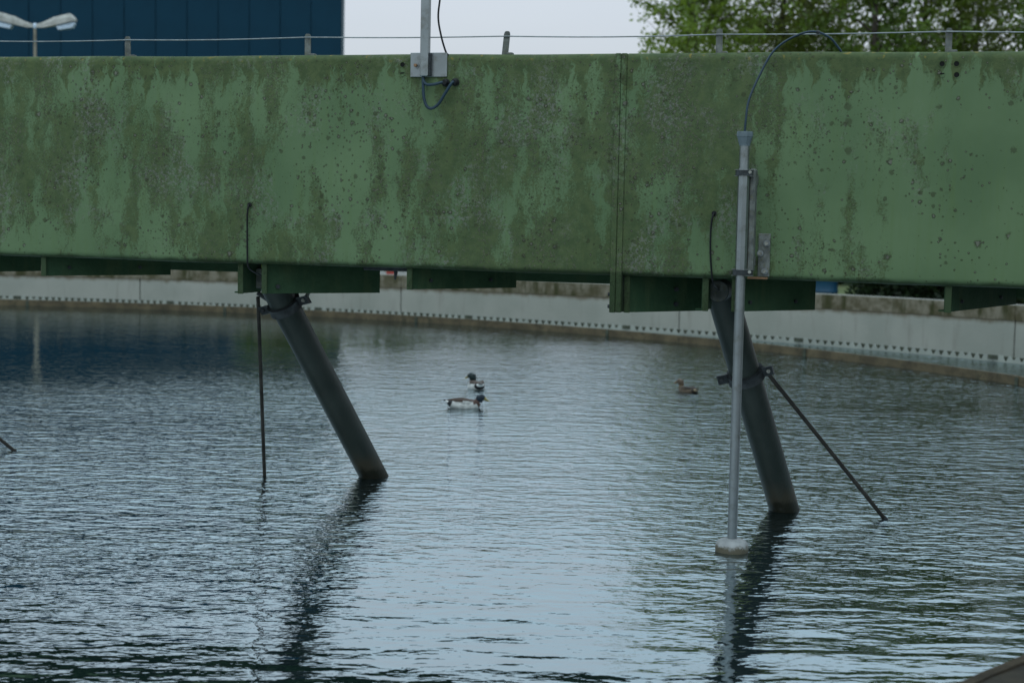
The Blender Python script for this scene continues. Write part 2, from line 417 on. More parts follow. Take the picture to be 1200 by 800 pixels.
def spline(pts, n=10):
    P = [Vector(p) for p in pts]; out = []
    P = [P[0]*2-P[1]] + P + [P[-1]*2-P[-2]]
    for i in range(1, len(P)-2):
        for k in range(n):
            t = k/n; a,b,c,d = P[i-1],P[i],P[i+1],P[i+2]
            out.append(0.5*((2*b)+(c-a)*t+(2*a-5*b+4*c-d)*t*t+(3*b-a-3*c+d)*t**3))
    out.append(P[-2]); return out

def tag(o, label=None, cat=None, group=None, kind=None):
    if label: o['label'] = label
    if cat: o['category'] = cat
    if group: o['group'] = group
    if kind: o['kind'] = kind
    return o
def empty(name, loc=(0,0,0), rz=0.0, label=None, cat=None, group=None):
    o = bpy.data.objects.new(name, None); COL.objects.link(o)
    o.location = loc; o.rotation_euler = (0, 0, rz); o.empty_display_size = 0.2
    return tag(o, label, cat, group)

# ------------------------------------------------------------------ the tank: rings round one centre
CX, CY = -11.2, 12.84
TH = np.array([0, 24, 31, 36, 43, 51, 57, 69, 81, 89, 100, 130, 340, 360.0])
RW = np.interp(np.arange(0, 361, 1.0), TH, [21.9, 21.95, 21.85, 21.52, 21.07, 20.78, 20.62, 20.55, 20.83, 21.05, 21.2, 21.3, 21.9, 21.9])
RO = np.interp(np.arange(0, 361, 1.0), [0, 33, 40, 44, 50, 58, 70, 80, 95, 130, 340, 360], [24.4, 24.4, 24.0, 23.6, 23.0, 22.6, 22.4, 22.5, 22.8, 23.2, 24.4, 24.4])
def smooth_ring(a):
    b = a[:-1]
    for _ in range(30): b = (np.roll(b, 1) + b*2 + np.roll(b, -1)) / 4
    return np.append(b, b[0])
RW, RO = smooth_ring(RW), smooth_ring(RO)
def r_weir(th): return float(np.interp(th % 360, np.arange(361), RW))
def r_wall(th): return float(np.interp(th % 360, np.arange(361), RO))
RB = 19.55
def pp(r, th, z): return (CX + r*math.cos(R(th)), CY + r*math.sin(R(th)), z)

def strip(name, mat, rfun_in, rfun_out, z0, z1, t0, t1, parent=None, dt=0.5):
    """a closed curved bar between two radii, two heights and two bearings"""
    n = max(2, int(round((t1 - t0)/dt)))
    rings = []
    for i in range(n+1):
        t = t0 + (t1-t0)*i/n
        rings.append([pp(rfun_in(t), t, z0), pp(rfun_out(t), t, z0), pp(rfun_out(t), t, z1), pp(rfun_in(t), t, z1)])
    return MB().loft(rings).build(name, mat, parent)

# water, launder bed and ground
mb = MB()
ring = [pp(r_weir(t)+0.005, t, 0.0) for t in range(0, 360, 2)]
mb.add(ring, [tuple(range(len(ring)))])
tag(mb.build('water', M['water']), kind='structure')
mb = MB(); n = 180
vs = [pp(r_weir(t)+0.012, t, -0.34) for t in range(0, 360, 2)] + [pp(r_wall(t)+0.1, t, -0.34) for t in range(0, 360, 2)]
mb.add(vs, [(i, (i+1)%n, n+(i+1)%n, n+i) for i in range(n)])
tag(mb.build('launder_bed', M['launder']), kind='structure')
mb = MB()
vs = [pp(r_wall(t)+0.2, t, 0.05) for t in range(0, 360, 2)]
for rad in (40, 90, 300, 2500): vs += [pp(rad, t, 0.05) for t in range(0, 360, 2)]
fs = []
for k in range(4): fs += [(k*n+i, k*n+(i+1)%n, (k+1)*n+(i+1)%n, (k+1)*n+i) for i in range(n)]
mb.add(vs, fs)
tag(mb.build('ground', M['ground']), kind='structure')

tank = empty('tank_wall', (0, 0, 0), 0, 'pale curved concrete wall with mossy coping round the far side of the tank', 'wall')
cuts = [-10.3 + 15.4*k for k in range(0, 10)]
for a, b in zip(cuts[:-1], cuts[1:]):
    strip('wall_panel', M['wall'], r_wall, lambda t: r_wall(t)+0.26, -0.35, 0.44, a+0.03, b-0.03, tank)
    strip('coping', M['coping'], lambda t: r_wall(t)-0.012, lambda t: r_wall(t)+0.32, 0.443, 0.70, a+0.012, b-0.012, tank)
rest = tank
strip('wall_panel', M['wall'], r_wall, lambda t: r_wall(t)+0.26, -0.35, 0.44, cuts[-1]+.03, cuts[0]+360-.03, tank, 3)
strip('coping', M['coping'], lambda t: r_wall(t)-0.012, lambda t: r_wall(t)+0.32, 0.443, 0.70, cuts[-1]+.012, cuts[0]+360-.012, tank, 3)

baf = empty('scum_baffle', (0, 0, 0), 0, 'low brown ring board standing in the water before the notched weir', 'baffle')
bc = [-12 + 12.2*k for k in range(0, 11)]
for a, b in zip(bc[:-1], bc[1:]):
    strip('board', M['baffle'], lambda t: RB, lambda t: RB+0.05, -0.4, 0.115, a+0.04, b-0.04, baf)
    p0 = pp(RB-0.012, b, 0); 
    strip('joint_strap', M['strap'], lambda t: RB-0.014, lambda t: RB-0.003, -0.3, 0.10, b-0.09, b+0.09, baf, 0.1)
strip('board', M['baffle'], lambda t: RB, lambda t: RB+0.05, -0.4, 0.115, bc[-1]+.04, bc[0]+360-.04, baf, 3)

# notched weir: each plate has real V notches cut in its top edge
weir = empty('notched_weir', (0, 0, 0), 0, 'thin pale V notched overflow weir between baffle and tank wall', 'weir')
def weir_plate(t0, t1):
    zb, zt, zn0 = -0.35, 0.10, 0.022
    mid = math.radians((t1-t0)) * r_weir((t0+t1)/2)
    k = int(mid / 0.138)
    pts = []
    for i in range(k):
        a = t0 + (t1-t0)*(i+0.0)/k; w = (t1-t0)/k
        if i in (0, k-1):
            pts += [(a, zt), (a+w*0.999, zt)]
        else:
            zn = zn0 + max(0.0, random.gauss(0, 0.014)); e_ = random.gauss(0, 0.02); a += w*e_
            pts += [(a, zt), (a+w*0.10, zt), (a+w*0.38, zn), (a+w*0.62, zn), (a+w*0.90, zt)]
    pts.append((t1, zt))
    mbw = MB(); V = []
    for (t, z) in pts:
        r0 = r_weir(t)
        V += [pp(r0, t, zb), pp(r0, t, z), pp(r0+0.012, t, z), pp(r0+0.012, t, zb)]
    F = []
    for i in range(len(pts)-1):
        a, b = i*4, (i+1)*4
        F += [(a, b, b+1, a+1), (a+1, b+1, b+2, a+2), (a+2, b+2, b+3, a+3)]
    F += [(0, 1, 2, 3), tuple((len(pts)-1)*4 + q for q in (3, 2, 1, 0))]
    mbw.add(V, F); mbw.build('weir_plate', M['weir'], weir)
wc = [4 + 9.3*k for k in range(0, 13)]
for a, b in zip(wc[:-1], wc[1:]):
    weir_plate(a+0.01, b-0.01)
    strip('notch_shade', M['strap'], lambda t: r_weir(t)+0.03, lambda t: r_weir(t)+0.09, -0.3, 0.085, a, b, weir)  # dark strip added so the notches show the shade of the channel
    strip('joint_strap', M['strap'], lambda t: r_weir(t)-0.016, lambda t: r_weir(t)-0.004, 0.035, 0.098, b-0.22, b+0.22, weir, 0.1)
strip('weir_plate', M['weir'], r_weir, lambda t: r_weir(t)+0.012, -0.35, 0.10, wc[-1], wc[0]+360, weir, 3)

# walkway the picture is taken from (its edge shows in the near corner)
E0 = Vector((1.671, 5.779, 0)); ed = Vector((0.693, 0.721, 0)); en = Vector((0.721, -0.693, 0))
def wk(s, d, z): q = E0 + ed*s + en*d; return (q.x, q.y, z)
wkroot = empty('walkway', (0,0,0), 0); wkroot['kind'] = 'structure'
mb = MB()
prof = [(0.0, -1.0), (0.0, 0.47), (0.03, 0.5), (5.0, 0.5), (5.0, -1.0)]
ns = 40
rg = []
for i in range(ns+1):
    s_ = -9 + 18*i/ns; j = random.uniform(-0.006, 0.006)
    rg.append([wk(s_, d + (j if d < 1 else 0), z) for d, z in prof])
mb.loft(rg); mb.build('slab', M['walk'], wkroot)
mb = MB()
rg = []
for i in range(ns*3+1):
    s_ = -9 + 18*i/(ns*3)
    j = random.uniform(-0.004, 0.004); k = random.uniform(-.003, .003)
    rg.append([wk(s_, -0.025+j, 0.40), wk(s_, -0.025+j, 0.497+k), wk(s_, -0.01+j, 0.510+k), wk(s_, 0.035+j, 0.510+k), wk(s_, 0.04+j, 0.40)])
mb.loft(rg); mb.build('edge_strip', M['walk_edge'], wkroot)
for i in range(26):
    s_ = random.uniform(0.1, 1.5); d_ = random.uniform(0.08, 0.6); q = random.uniform(0.004, 0.012)
    c = Vector(wk(s_, d_, 0.502))
    mb = MB(); mb.tube([c, c + Vector((random.uniform(-1,1), random.uniform(-1,1), 0.3))*q*2], [q, q*0.5], 5)
    mb.build('pebble', M['bolt'] if i % 3 else M['walk_edge'], wkroot)

# ------------------------------------------------------------------ the scraper bridge (x along, y away, z up)
BO = (1.50213566, 10.53037494, 0); BR = -math.atan2(0.26981802, 0.96291133)
bridge = empty('scraper_bridge', BO, BR, 'long weathered green steel bridge crossing the tank, stained with algae and lichen', 'bridge')
ZB, ZT, TW = 1.746, 3.207, 0.28
def beam_profile(y0, y1, z0, z1, r=0.05, k=6):
    pts = []
    for cy, cz, a0 in ((y0+r, z0+r, 180), (y1-r, z0+r, 270), (y1-r, z1-r, 0), (y0+r, z1-r, 90)):
        for i in range(k+1):
            a = R(a0 + 90*i/k); pts.append((cy + r*math.cos(a), cz + r*math.sin(a)))
    return pts
def beam(name, x0, x1, y0, y1, z0, z1, mat, r=0.05, wob=0.0):
    pr = beam_profile(y0, y1, z0, z1, r)
    n = max(1, int((x1-x0)/0.25))
    rg = []
    for i in range(n+1):
        x = x0 + (x1-x0)*i/n; dz = wob*math.sin(x*2.3+1)+wob*0.6*math.sin(x*5.1); dy = wob*0.7*math.sin(x*3.1)
        rg.append([(x, y+dy, z+dz) for y, z in pr])
    return MB().loft(rg).build(name, mat, bridge, smooth=True)
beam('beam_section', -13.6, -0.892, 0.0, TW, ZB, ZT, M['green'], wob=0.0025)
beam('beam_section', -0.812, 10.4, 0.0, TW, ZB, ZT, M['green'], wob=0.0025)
beam('rear_beam', -13.6, 10.4, 1.35, 1.62, 1.79, 3.19, M['green'])
MB().box((-13.5, 0.29, 2.30), (10.3, 1.34, 2.36)).build('deck', M['galv_dull'], bridge)
# flanges where the two sections are bolted together
MB().box((-0.891, -0.014, 1.50), (-0.8535, 0.62, 3.2035), bev=0.004).build('joint_flange', M['green'], bridge)
MB().box((-0.852, -0.010, 1.502), (-0.813, 0.62, 3.2035), bev=0.004).build('joint_flange', M['green'], bridge)
for z in (1.54, 1.62):
    MB().tube([(-0.905, 0.01, z), (-0.893, 0.01, z)], 0.014, 6).build('bolt', M['steel_dark'], bridge)
# handrail stubs and the wire on top
posts = [(-7.35, 3.36), (-5.93, 3.355), (-4.502, 3.351), (-3.104, 3.357), (-1.672, 3.362), (-0.224, 3.365), (1.218, 3.356), (2.65, 3.36), (4.1, 3.36)]
for i, (x, zt) in enumerate(posts):
    lean = 0.014 if i == 4 else random.uniform(-0.003, 0.003)
    mb = MB()
    w, d = 0.021, 0.006
    y0 = 0.08
    rg = []
    for z, s_ in ((ZT-0.012, 1.0), (ZT+0.05, 1.0), (zt-0.02, 0.98), (zt-0.004, 0.75), (zt, 0.4)):
        k = (z-ZT)/(zt-ZT)*lean
        rg.append([(x-w*s_+k, y0-d, z), (x+w*s_+k, y0-d, z), (x+w*s_+k, y0+d, z), (x-w*s_+k, y0+d, z)])
    mb.loft(rg)
    po = mb.build('post', M['galv_dull'], bridge)
    MB().box((x+0.015, y0-0.02, ZT-0.002), (x+0.055, y0+0.03, ZT+0.013), bev=0.003).build('foot', M['galv_dull'], po)
wp = []
xs = [p[0] for p in posts]
for i in range(len(posts)-1):
    for k in range(6):
        t = k/6; x = xs[i]*(1-t)+xs[i+1]*t
        wp.append((x, 0.066, 3.329 - 0.008*math.sin(math.pi*t) + 0.004*math.sin(x*1.7)))
MB().tube(wp, 0.0042, 8).build('wire', M['galv'], bridge, smooth=True)

# oblique hanger plates under the beam: start point, end point, lower edge
def plate(name, a, b, zb, zt, th=0.012, flange=True, parent=bridge, mat='green_shaded'):
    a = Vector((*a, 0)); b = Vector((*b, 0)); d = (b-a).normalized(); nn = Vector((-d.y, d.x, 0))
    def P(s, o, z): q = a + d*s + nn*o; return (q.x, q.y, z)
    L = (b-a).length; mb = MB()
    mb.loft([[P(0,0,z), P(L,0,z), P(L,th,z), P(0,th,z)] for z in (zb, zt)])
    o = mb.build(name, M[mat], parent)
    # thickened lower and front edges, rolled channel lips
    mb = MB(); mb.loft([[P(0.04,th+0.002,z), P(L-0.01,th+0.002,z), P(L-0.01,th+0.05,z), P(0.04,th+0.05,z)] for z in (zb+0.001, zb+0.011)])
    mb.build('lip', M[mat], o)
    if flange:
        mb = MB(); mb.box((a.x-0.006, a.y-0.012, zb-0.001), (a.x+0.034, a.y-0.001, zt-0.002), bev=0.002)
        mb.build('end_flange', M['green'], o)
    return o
HP = [((-5.992, 0.06), (-5.595, 0.684), 1.609), ((-5.193, 0.06), (-4.53, 0.793), 1.608), ((-3.423, 0.06), (-2.761, 0.656), 1.536),
      ((-2.333, 0.06), (-1.753, 0.773), 1.602), ((-0.800, 0.06), (-0.341, 0.561), 1.500), ((-0.082, 0.06), (0.407, 0.569), 1.532),
      ((1.268, 0.06), (1.728, 1.34), 1.577), ((-3.607, 0.06), (-3.575, 0.36), 1.530), ((-0.274, 0.06), (-0.262, 0.34), 1.530)]
for i, (a, b, zb) in enumerate(HP):
    pl = plate('hanger_plate', a, b, zb, ZB+0.035)
    if i in (1, 3, 5, 6):
        a3 = Vector((*a, 0)); d3 = (Vector((*b, 0)) - a3); nn = Vector((d3.y, -d3.x, 0)).normalized()
        for q in (0.2, 0.75):
            c3 = a3 + d3*q + Vector((0, 0, zb + 0.06))
            MB().tube([c3, c3 + nn*0.016], 0.013, 6).build('bolt', M['steel_dark'], pl)
    if i in (2, 4):
        for q in ((0.35, 0.05),) if i == 2 else ((0.55, 0.05), (0.55, 0.15)):
            a3 = Vector((*a, 0)); d3 = (Vector((*b, 0)) - a3); c3 = a3 + d3*(0.12 if i == 2 else 0.62)
            nn = Vector((d3.y, -d3.x, 0)).normalized()
            MB().tube([c3 + Vector((0,0,zb+q[1])), c3 + nn*0.02 + Vector((0,0,zb+q[1]))], 0.016, 6).build('bolt', M['steel_dark'], pl)
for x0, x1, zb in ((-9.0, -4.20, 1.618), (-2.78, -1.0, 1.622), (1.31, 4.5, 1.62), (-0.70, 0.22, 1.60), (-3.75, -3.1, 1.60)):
    MB().box((x0, 1.40, zb), (x1, 1.46, 1.80), bev=0.005).build('under_rail', M['green_shaded'], bridge)
# a bit of hanging line and small fittings under the beam
MB().tube([(-2.52, 0.3, 1.78), (-2.51, 0.3, 1.70), (-2.515, 0.3, 1.655)], [0.016, 0.014, 0.006], 8).build('hook', M['steel_dark'], bridge)
MB().box((-2.75, 0.28, 1.715), (-2.40, 0.33, 1.755), bev=0.006).build('hook_bar', M['steel_dark'], bridge)
# drilled holes (short dark sleeves set into the plate)
for (x, z) in ((-2.373, 3.135), (1.185, 3.127), (1.272, 3.127), (1.275, 3.059), (-3.499, 2.163), (-0.211, 2.171)):
    h = MB(); seg = 14
    r0, r1 = 0.0165, 0.021
    rg = [[(x + r*math.cos(2*math.pi*j/seg), y, z + r*math.sin(2*math.pi*j/seg)) for j in range(seg)] for r, y in ((r1, -0.0002), (r1, -0.0045), (r0, -0.0045), (r0, 0.004))]
    h.loft(rg, cap=False); ho = h.build('hole_rim', M['green'], bridge)
    h = MB(); h.tube([(x, -0.0020, z), (x, 0.03, z)], r0*0.995, seg); h.build('hole', M['hole'], ho)
for (x, z) in ((1.188, 3.059), (-2.372, 3.072)):
    h = MB(); h.tube([(x, -0.005, z), (x, 0.02, z)], 0.017, 14); h.build('plugged_hole', M['green'], bridge)
    MB().box((x-0.013, -0.007, z+0.004), (x+0.013, -0.0055, z+0.011)).build('plug_slot', M['hole'], bridge)

def bl(p):   # bridge coordinates to world
    c, s_ = math.cos(BR), math.sin(BR)
    return Vector((BO[0] + p[0]*c - p[1]*s_, BO[1] + p[0]*s_ + p[1]*c, p[2]))
def bthing(name, p, label, cat, group=None):
    """a thing standing in the bridge's own axes; its parts are given in the same metres as the bridge"""
    o = empty(name, bl((p[0], p[1], 0)), BR, label, cat, group)
    o['_'] = 0; del o['_']
    return o
class Local:
    def __init__(s, p): s.p = p
    def __call__(s, x, y, z): return (x - s.p[0], y - s.p[1], z)

# ------------------------------------------------------------------ pontoon level probe on its pole
p0 = (0.0, -0.2); L = Local(p0)
probe = bthing('level_probe', p0, 'vertical aluminium pole with white float on the water, strapped to the green beam', 'probe')
MB().tube([(0, 0, 0.05), (0, 0, 2.62)], 0.0315, 20).build('pole', M['alu'], probe, smooth=True)
MB().tube([(0, 0, 1.79), (0, 0, 2.46)], 0.0365, 8).build('sleeve', M['alu'], probe)
rg = []
for z, r in ((2.600, 0.036), (2.607, 0.036), (2.655, 0.050), (2.660, 0.053), (2.688, 0.053), (2.690, 0.050)):
    rg.append([(r*math.cos(2*math.pi*j/8+.39), r*math.sin(2*math.pi*j/8+.39), z) for j in range(8)])
cp = MB().loft(rg).build('cap', M['cap'], probe)
# float: flattened drum with rounded shoulders
rg = []
for z, r in ((-0.06, 0.07), (-0.045, 0.096), (-0.01, 0.106), (0.03, 0.108), (0.055, 0.102), (0.073, 0.085), (0.082, 0.06), (0.084, 0.03)):
    rg.append([(r*math.cos(2*math.pi*j/28), r*math.sin(2*math.pi*j/28), z) for j in range(28)])
MB().loft(rg).build('float', M['float'], probe, smooth=True)
# guide rail (open channel) between pole and beam, with two straps
gr = MB()
gr.box((0.030, 0.020, 1.80), (0.072, 0.135, 2.46), bev=0.012)
gr.build('guide_rail', M['galv_dull'], probe)
def strap(z, x1):
    s_ = MB()
    rg = []
    for zz in (z-0.017, z+0.017):
        ring = []
        rr = 0.041
        outer = [(-rr-0.012, 0.0), (-rr, -0.03), (-0.02, -rr), (0.02, -rr), (rr, -0.03), (x1, -0.02), (x1, 0.05), (-0.052, 0.05)]
        ring = [(a, b, zz) for a, b in outer]
        rg.append(ring)
    s_.loft(rg); st = s_.build('strap', M['steel_dark'], probe)
    MB().tube([(x1-0.012, -0.034, z+0.005), (x1-0.012, -0.018, z+0.005)], 0.011, 6).build('bolt', M['bolt'], st)
    MB().box((-0.056, -0.026, z+0.0175), (x1+0.004, 0.05, z+0.0215)).build('strap_edge', M['galv_dull'], st)
    MB().box((-0.056, -0.026, z-0.0215), (x1+0.004, 0.05, z-0.0175)).build('strap_edge', M['galv_dull'], st)
strap(2.43, 0.056); strap(1.80, 0.072)
MB().box((0.02, 0.1355, 1.84), (0.07, 0.199, 1.90), bev=0.003).build('stand_off', M['galv_dull'], probe)
MB().box((0.02, 0.1355, 2.36), (0.07, 0.199, 2.42), bev=0.003).build('stand_off', M['galv_dull'], probe)
# bolted plate to the right of it
p0 = (0.12, -0.02)
br = bthing('bolted_plate', p0, 'small grey bolted steel plate on the beam, right of the probe pole', 'plate')
MB().box((-0.036, 0.004, 1.770), (0.040, 0.019, 2.048), bev=0.003).build('plate', M['galv_dull'], br)
for (x, z) in ((0.018, 1.985), (-0.022, 1.92), (0.010, 1.805)):
    MB().tube([(x, 0.004, z), (x, -0.006, z)], 0.021, 12).build('washer', M['galv'], br)
    bo = MB().tube([(x, -0.006, z), (x, -0.024, z)], 0.013, 6).build('bolt', M['bolt'], br)
MB().box((-0.10, 0.0, 1.752), (0.030, 0.017, 1.767), bev=0.003).build('ledge', M['rust'], br)

# arching cable from the probe cap over the beam
p0 = (0.0, -0.2); L = Local(p0)
ac = bthing('probe_cable', p0, 'dark cable arching from the probe pole cap over the top of the beam', 'cable')
pts = [(-0.002, -0.2, 2.69), (0.002, -0.19, 2.78), (0.012, -0.16, 2.89), (0.06, -0.10, 3.035), (0.137, -0.05, 3.197), (0.241, -0.03, 3.285), (0.374, -0.02, 3.331), (0.481, 0.0, 3.300), (0.545, 0.03, 3.232), (0.565, 0.05, 3.200)]
pts = [L(*p) for p in pts]
MB().tube(spline(pts, 10), 0.0072, 10).build('cable', M['cable_blue'], ac, smooth=True)
MB().tube([L(0.405, -0.017, 3.33), L(0.425, -0.013, 3.325)], 0.012, 8).build('tape', M['steel_dark'], ac)

# the two thin cables that leave holes in the beam
def drop(name, label, pts):
    p0 = (pts[0][0], pts[0][1]); L = Local(p0)
    o = bthing(name, p0, label, 'cable', None)
    MB().tube(spline([L(*p) for p in pts], 8), 0.0062, 8).build('cable', M['rubber'], o, smooth=True)
    q = pts[0]
    MB().tube([L(q[0], -0.012, q[2]), L(q[0], 0.0, q[2])], 0.015, 10).build('grommet', M['rubber'], o)
    return o
drop('cable', 'thin black cable hanging from a hole above the left sloping pipe', [(-3.499, 0.002, 2.163), (-3.501, -0.02, 2.155), (-3.508, -0.024, 2.10), (-3.511, -0.018, 1.98), (-3.511, -0.013, 1.80), (-3.511, -0.004, 1.74), (-3.51, 0.05, 1.70), (-3.52, 0.30, 1.64)])
drop('cable', 'thin black cable hanging from a hole just left of the probe pole', [(-0.211, 0.002, 2.171), (-0.213, -0.02, 2.163), (-0.224, -0.026, 2.10), (-0.226, -0.022, 1.95), (-0.216, -0.014, 1.80), (-0.208, -0.004, 1.735), (-0.205, 0.05, 1.70), (-0.21, 0.30, 1.66)])

# ------------------------------------------------------------------ sensor mast on top of the beam
p0 = (-2.19, -0.03); L = Local(p0)
mast = bthing('sensor_mast', p0, 'slim grey metal mast rising from a bracket plate on the beam top', 'mast')
MB().box((-0.124, 0.018, 3.052), (0.138, 0.027, 3.214), bev=0.002).build('bracket_plate', M['alu'], mast)
# square tube with a recessed front seam
MB().box((-0.038, -0.034, 3.054), (0.020, 0.0165, 5.6), bev=0.004).build('mast_tube', M['alu'], mast)
MB().box((0.0205, -0.020, 3.054), (0.029, 0.0165, 3.21), bev=0.002).build('side_rib', M['steel_dark'], mast)
MB().tube([(-0.080, 0.018, 3.128), (-0.080, 0.010, 3.128)], 0.020, 14).build('washer', M['alu'], mast)
MB().tube([(-0.080, 0.010, 3.128), (-0.080, -0.010, 3.128)], 0.0115, 6).build('bolt', M['rust'], mast)
MB().box((-0.055, -0.05, 5.6), (0.04, 0.035, 5.72), bev=0.01).build('sensor_head', M['cap'], mast)
mc = bthing('mast_cable', p0, 'thin dark cable curving up beside the slim grey mast', 'cable')
pts = [(-2.055, 0.02, 3.20), (-2.066, -0.005, 3.225), (-2.097, -0.01, 3.325), (-2.120, -0.01, 3.451), (-2.107, -0.01, 3.60), (-2.08, -0.01, 3.9), (-2.12, -0.01, 4.4), (-2.17, -0.01, 5.2), (-2.18, -0.03, 5.62)]
MB().tube(spline([L(*p) for p in pts], 8), 0.0065, 8).build('cable', M['rubber'], mc, smooth=True)
lc = bthing('looped_cable', p0, 'black cable looping below the mast bracket into two round glands', 'cable')
pts = [(-2.213, -0.035, 3.055), (-2.210, -0.04, 3.00), (-2.203, -0.045, 2.92), (-2.180, -0.05, 2.855), (-2.143, -0.05, 2.838), (-2.095, -0.05, 2.868), (-2.045, -0.05, 2.945), (-2.005, -0.045, 3.008), (-1.994, -0.02, 3.017), (-1.99, 0.0, 3.017)]
MB().tube(spline([L(*p) for p in pts], 8), 0.0105, 10).build('cable', M['cable_blue'], lc, smooth=True)
pts = [(-2.213, -0.03, 3.055), (-2.205, -0.04, 3.02), (-2.18, -0.045, 2.998), (-2.127, -0.045, 3.0), (-2.08, -0.035, 3.012), (-2.061, 0.0, 3.012)]
MB().tube(spline([L(*p) for p in pts], 8), 0.0105, 10).build('cable', M['cable_blue'], lc, smooth=True)
for x, z in ((-1.992, 3.017), (-2.059, 3.013)):
    rg = []
    for y, r in ((-0.001, 0.027), (-0.014, 0.027), (-0.016, 0.022), (-0.034, 0.021), (-0.040, 0.014)):
        rg.append([L(x + r*math.cos(2*math.pi*j/12), y, z + r*math.sin(2*math.pi*j/12)) for j in range(12)])
    MB().loft(rg).build('gland', M['rubber'], lc)

# ------------------------------------------------------------------ sloping scraper pipes
def sloping_pipe(top, foot, label, clamp_t, r=0.108):
    top, foot = Vector(top), Vector(foot)
    p0 = (top.x, top.y); L = Local(p0)
    o = bthing('scraper_pipe', p0, label, 'pipe', 'sloping pipes reaching from the bridge into the water')
    d = (foot-top).normalized()
    under = foot + d*0.35
    up_ = top - d*0.02
    rg = [up_, top] + [top.lerp(under, i/8) for i in range(1, 9)]
    MB().tube([L(*q) for q in rg], r, 28).build('pipe', M['pipe'], o, smooth=True)
    # hinge eye: a short cross tube closed by a paler disc
    hy = MB(); a = Vector(L(*(top + Vector((0.01, -0.26, 0.03)))))
    hy.tube([a, a + Vector((0, 0.22, 0))], 0.075, 20); h = hy.build('hinge', M['steel_dark'], o, smooth=True)
    MB().tube([a - Vector((0, 0.007, 0)), a - Vector((0, 0.001, 0))], 0.070, 20).build('hinge_disc', M['galv_dull'], h)
    c = top.lerp(foot, clamp_t)
    # clamp: two half rings with ears
    cl = MB()
    cl.tube([L(*(c - d*0.04)), L(*(c - d*0.034)), L(*(c - d*0.012)), L(*(c + d*0.012)), L(*(c + d*0.034)), L(*(c + d*0.04))], [r+0.006, r+0.024, r+0.018, r+0.018, r+0.024, r+0.006], 28)
    k = cl.build('clamp', M['steel_dark'], o, smooth=True)
    side = d.cross(Vector((0, 1, 0))).normalized()
    for sgn in (-1, 1):
        e0 = c + side*sgn*(r+0.01); e1 = c + side*sgn*(r+0.09)
        f = d*0.036; w = Vector((0, 0.03, 0))
        MB().loft([[Vector(L(*(q + f + w))), Vector(L(*(q + f - w))), Vector(L(*(q - f - w))), Vector(L(*(q - f + w)))] for q in (e0, e1)]).build('clamp_ear', M['steel_dark'], k)
        e = c + side*sgn*(r+0.06)
        MB().tube([L(*(e - Vector((0, 0.045, 0)))), L(*(e + Vector((0, 0.045, 0))))], 0.014, 6).build('clamp_bolt', M['bolt'] if sgn > 0 else M['steel_dark'], k)
    return o, L, c, side, d
o, L, c, side, d = sloping_pipe((-3.575, 0.56, 1.60), (-3.14, 1.60, 0.0), 'dark sloping pipe under the beam, left one, with a rod hanging beside it', 0.115)
a = Vector((-3.735, 0.66, 1.47)); b = Vector((-3.962, 1.304, 0.0)); b2 = b + (b-a)*0.08
MB().tube([L(*a), L(*b2)], 0.0145, 10).build('stay_rod', M['rod'], o, smooth=True)
ea = Vector((-3.735, 0.66, 1.47))
MB().tube([L(*(ea + Vector((0.0, 0, 0.03)))), L(*(ea + Vector((0.10, -0.02, -0.02))))], 0.018, 8).build('rod_eye', M['steel_dark'], o)
# small wing nut handle standing up at the right of this clamp
hn = c + side*(0.108+0.06)*(1 if side.x > 0 else -1)
MB().tube([L(*hn), L(*(hn + Vector((0.03, 0, 0.06)))), L(*(hn + Vector((0.035, 0, 0.085))))], [0.02, 0.014, 0.016], 8).build('lever', M['galv_dull'], o)
o, L, c, side, d = sloping_pipe((-0.225, 0.56, 1.62), (0.165, 1.385, 0.0), 'dark sloping pipe behind the probe pole, right one, with a slanting stay rod', 0.36)
a = Vector((0.055, 0.86, 1.075)); b = Vector((0.893, 1.294, 0.0)); b2 = b + (b-a)*0.08
MB().tube([L(*a), L(*b2)], 0.0150, 10).build('stay_rod', M['rod'], o, smooth=True)
MB().tube([L(a.x-0.075, a.y, a.z+0.03), L(a.x+0.0, a.y, a.z+0.005)], 0.020, 8).build('rod_eye', M['steel_dark'], o)
tip = b
MB().tube([L(*(tip + (a-b)*0.012)), L(*(tip - (a-b)*0.01))], 0.021, 8).build('rod_foot', M['steel_dark'], o)
o, L, c, side, d = sloping_pipe((-7.56, 0.56, 1.62), (-7.17, 1.5, 0.0), 'dark sloping pipe farthest left, only its slanting stay rod in view', 0.36)
a = Vector((-7.28, 1.20, 1.075)); b = Vector((-6.441, 1.656, 0.0)); b2 = b + (b-a)*0.08
a = b + (Vector((-6.572, 1.6, 0.119)) - b)*9
MB().tube([L(*a), L(*b2)], 0.0155, 10).build('stay_rod', M['rod'], o, smooth=True)

# pivot column carrying the far end of the bridge (outside the picture) and its running carriage on the rim
pv = bthing('pivot_column', (-12.85, 0.7), 'round concrete pivot column in the middle of the tank', 'column')
rg = []
for z, r in ((-0.5, 0.9), (1.2, 0.9), (1.3, 1.1), (1.74, 1.1)): rg.append([(r*math.cos(2*math.pi*j/32), r*math.sin(2*math.pi*j/32), z) for j in range(32)])
MB().loft(rg).build('shaft', M['coping'], pv, smooth=True)
cgx = 9.9
for y in (0.2, 1.4):
    MB().tube([(cgx, y-0.07, 0.92), (cgx, y+0.07, 0.92)], 0.21, 24).build('wheel', M['rubber'], bridge)
MB().box((cgx-0.25, 0.0, 1.0), (cgx+0.25, 1.6, 1.745), bev=0.02).build('carriage', M['green_shaded'], bridge)

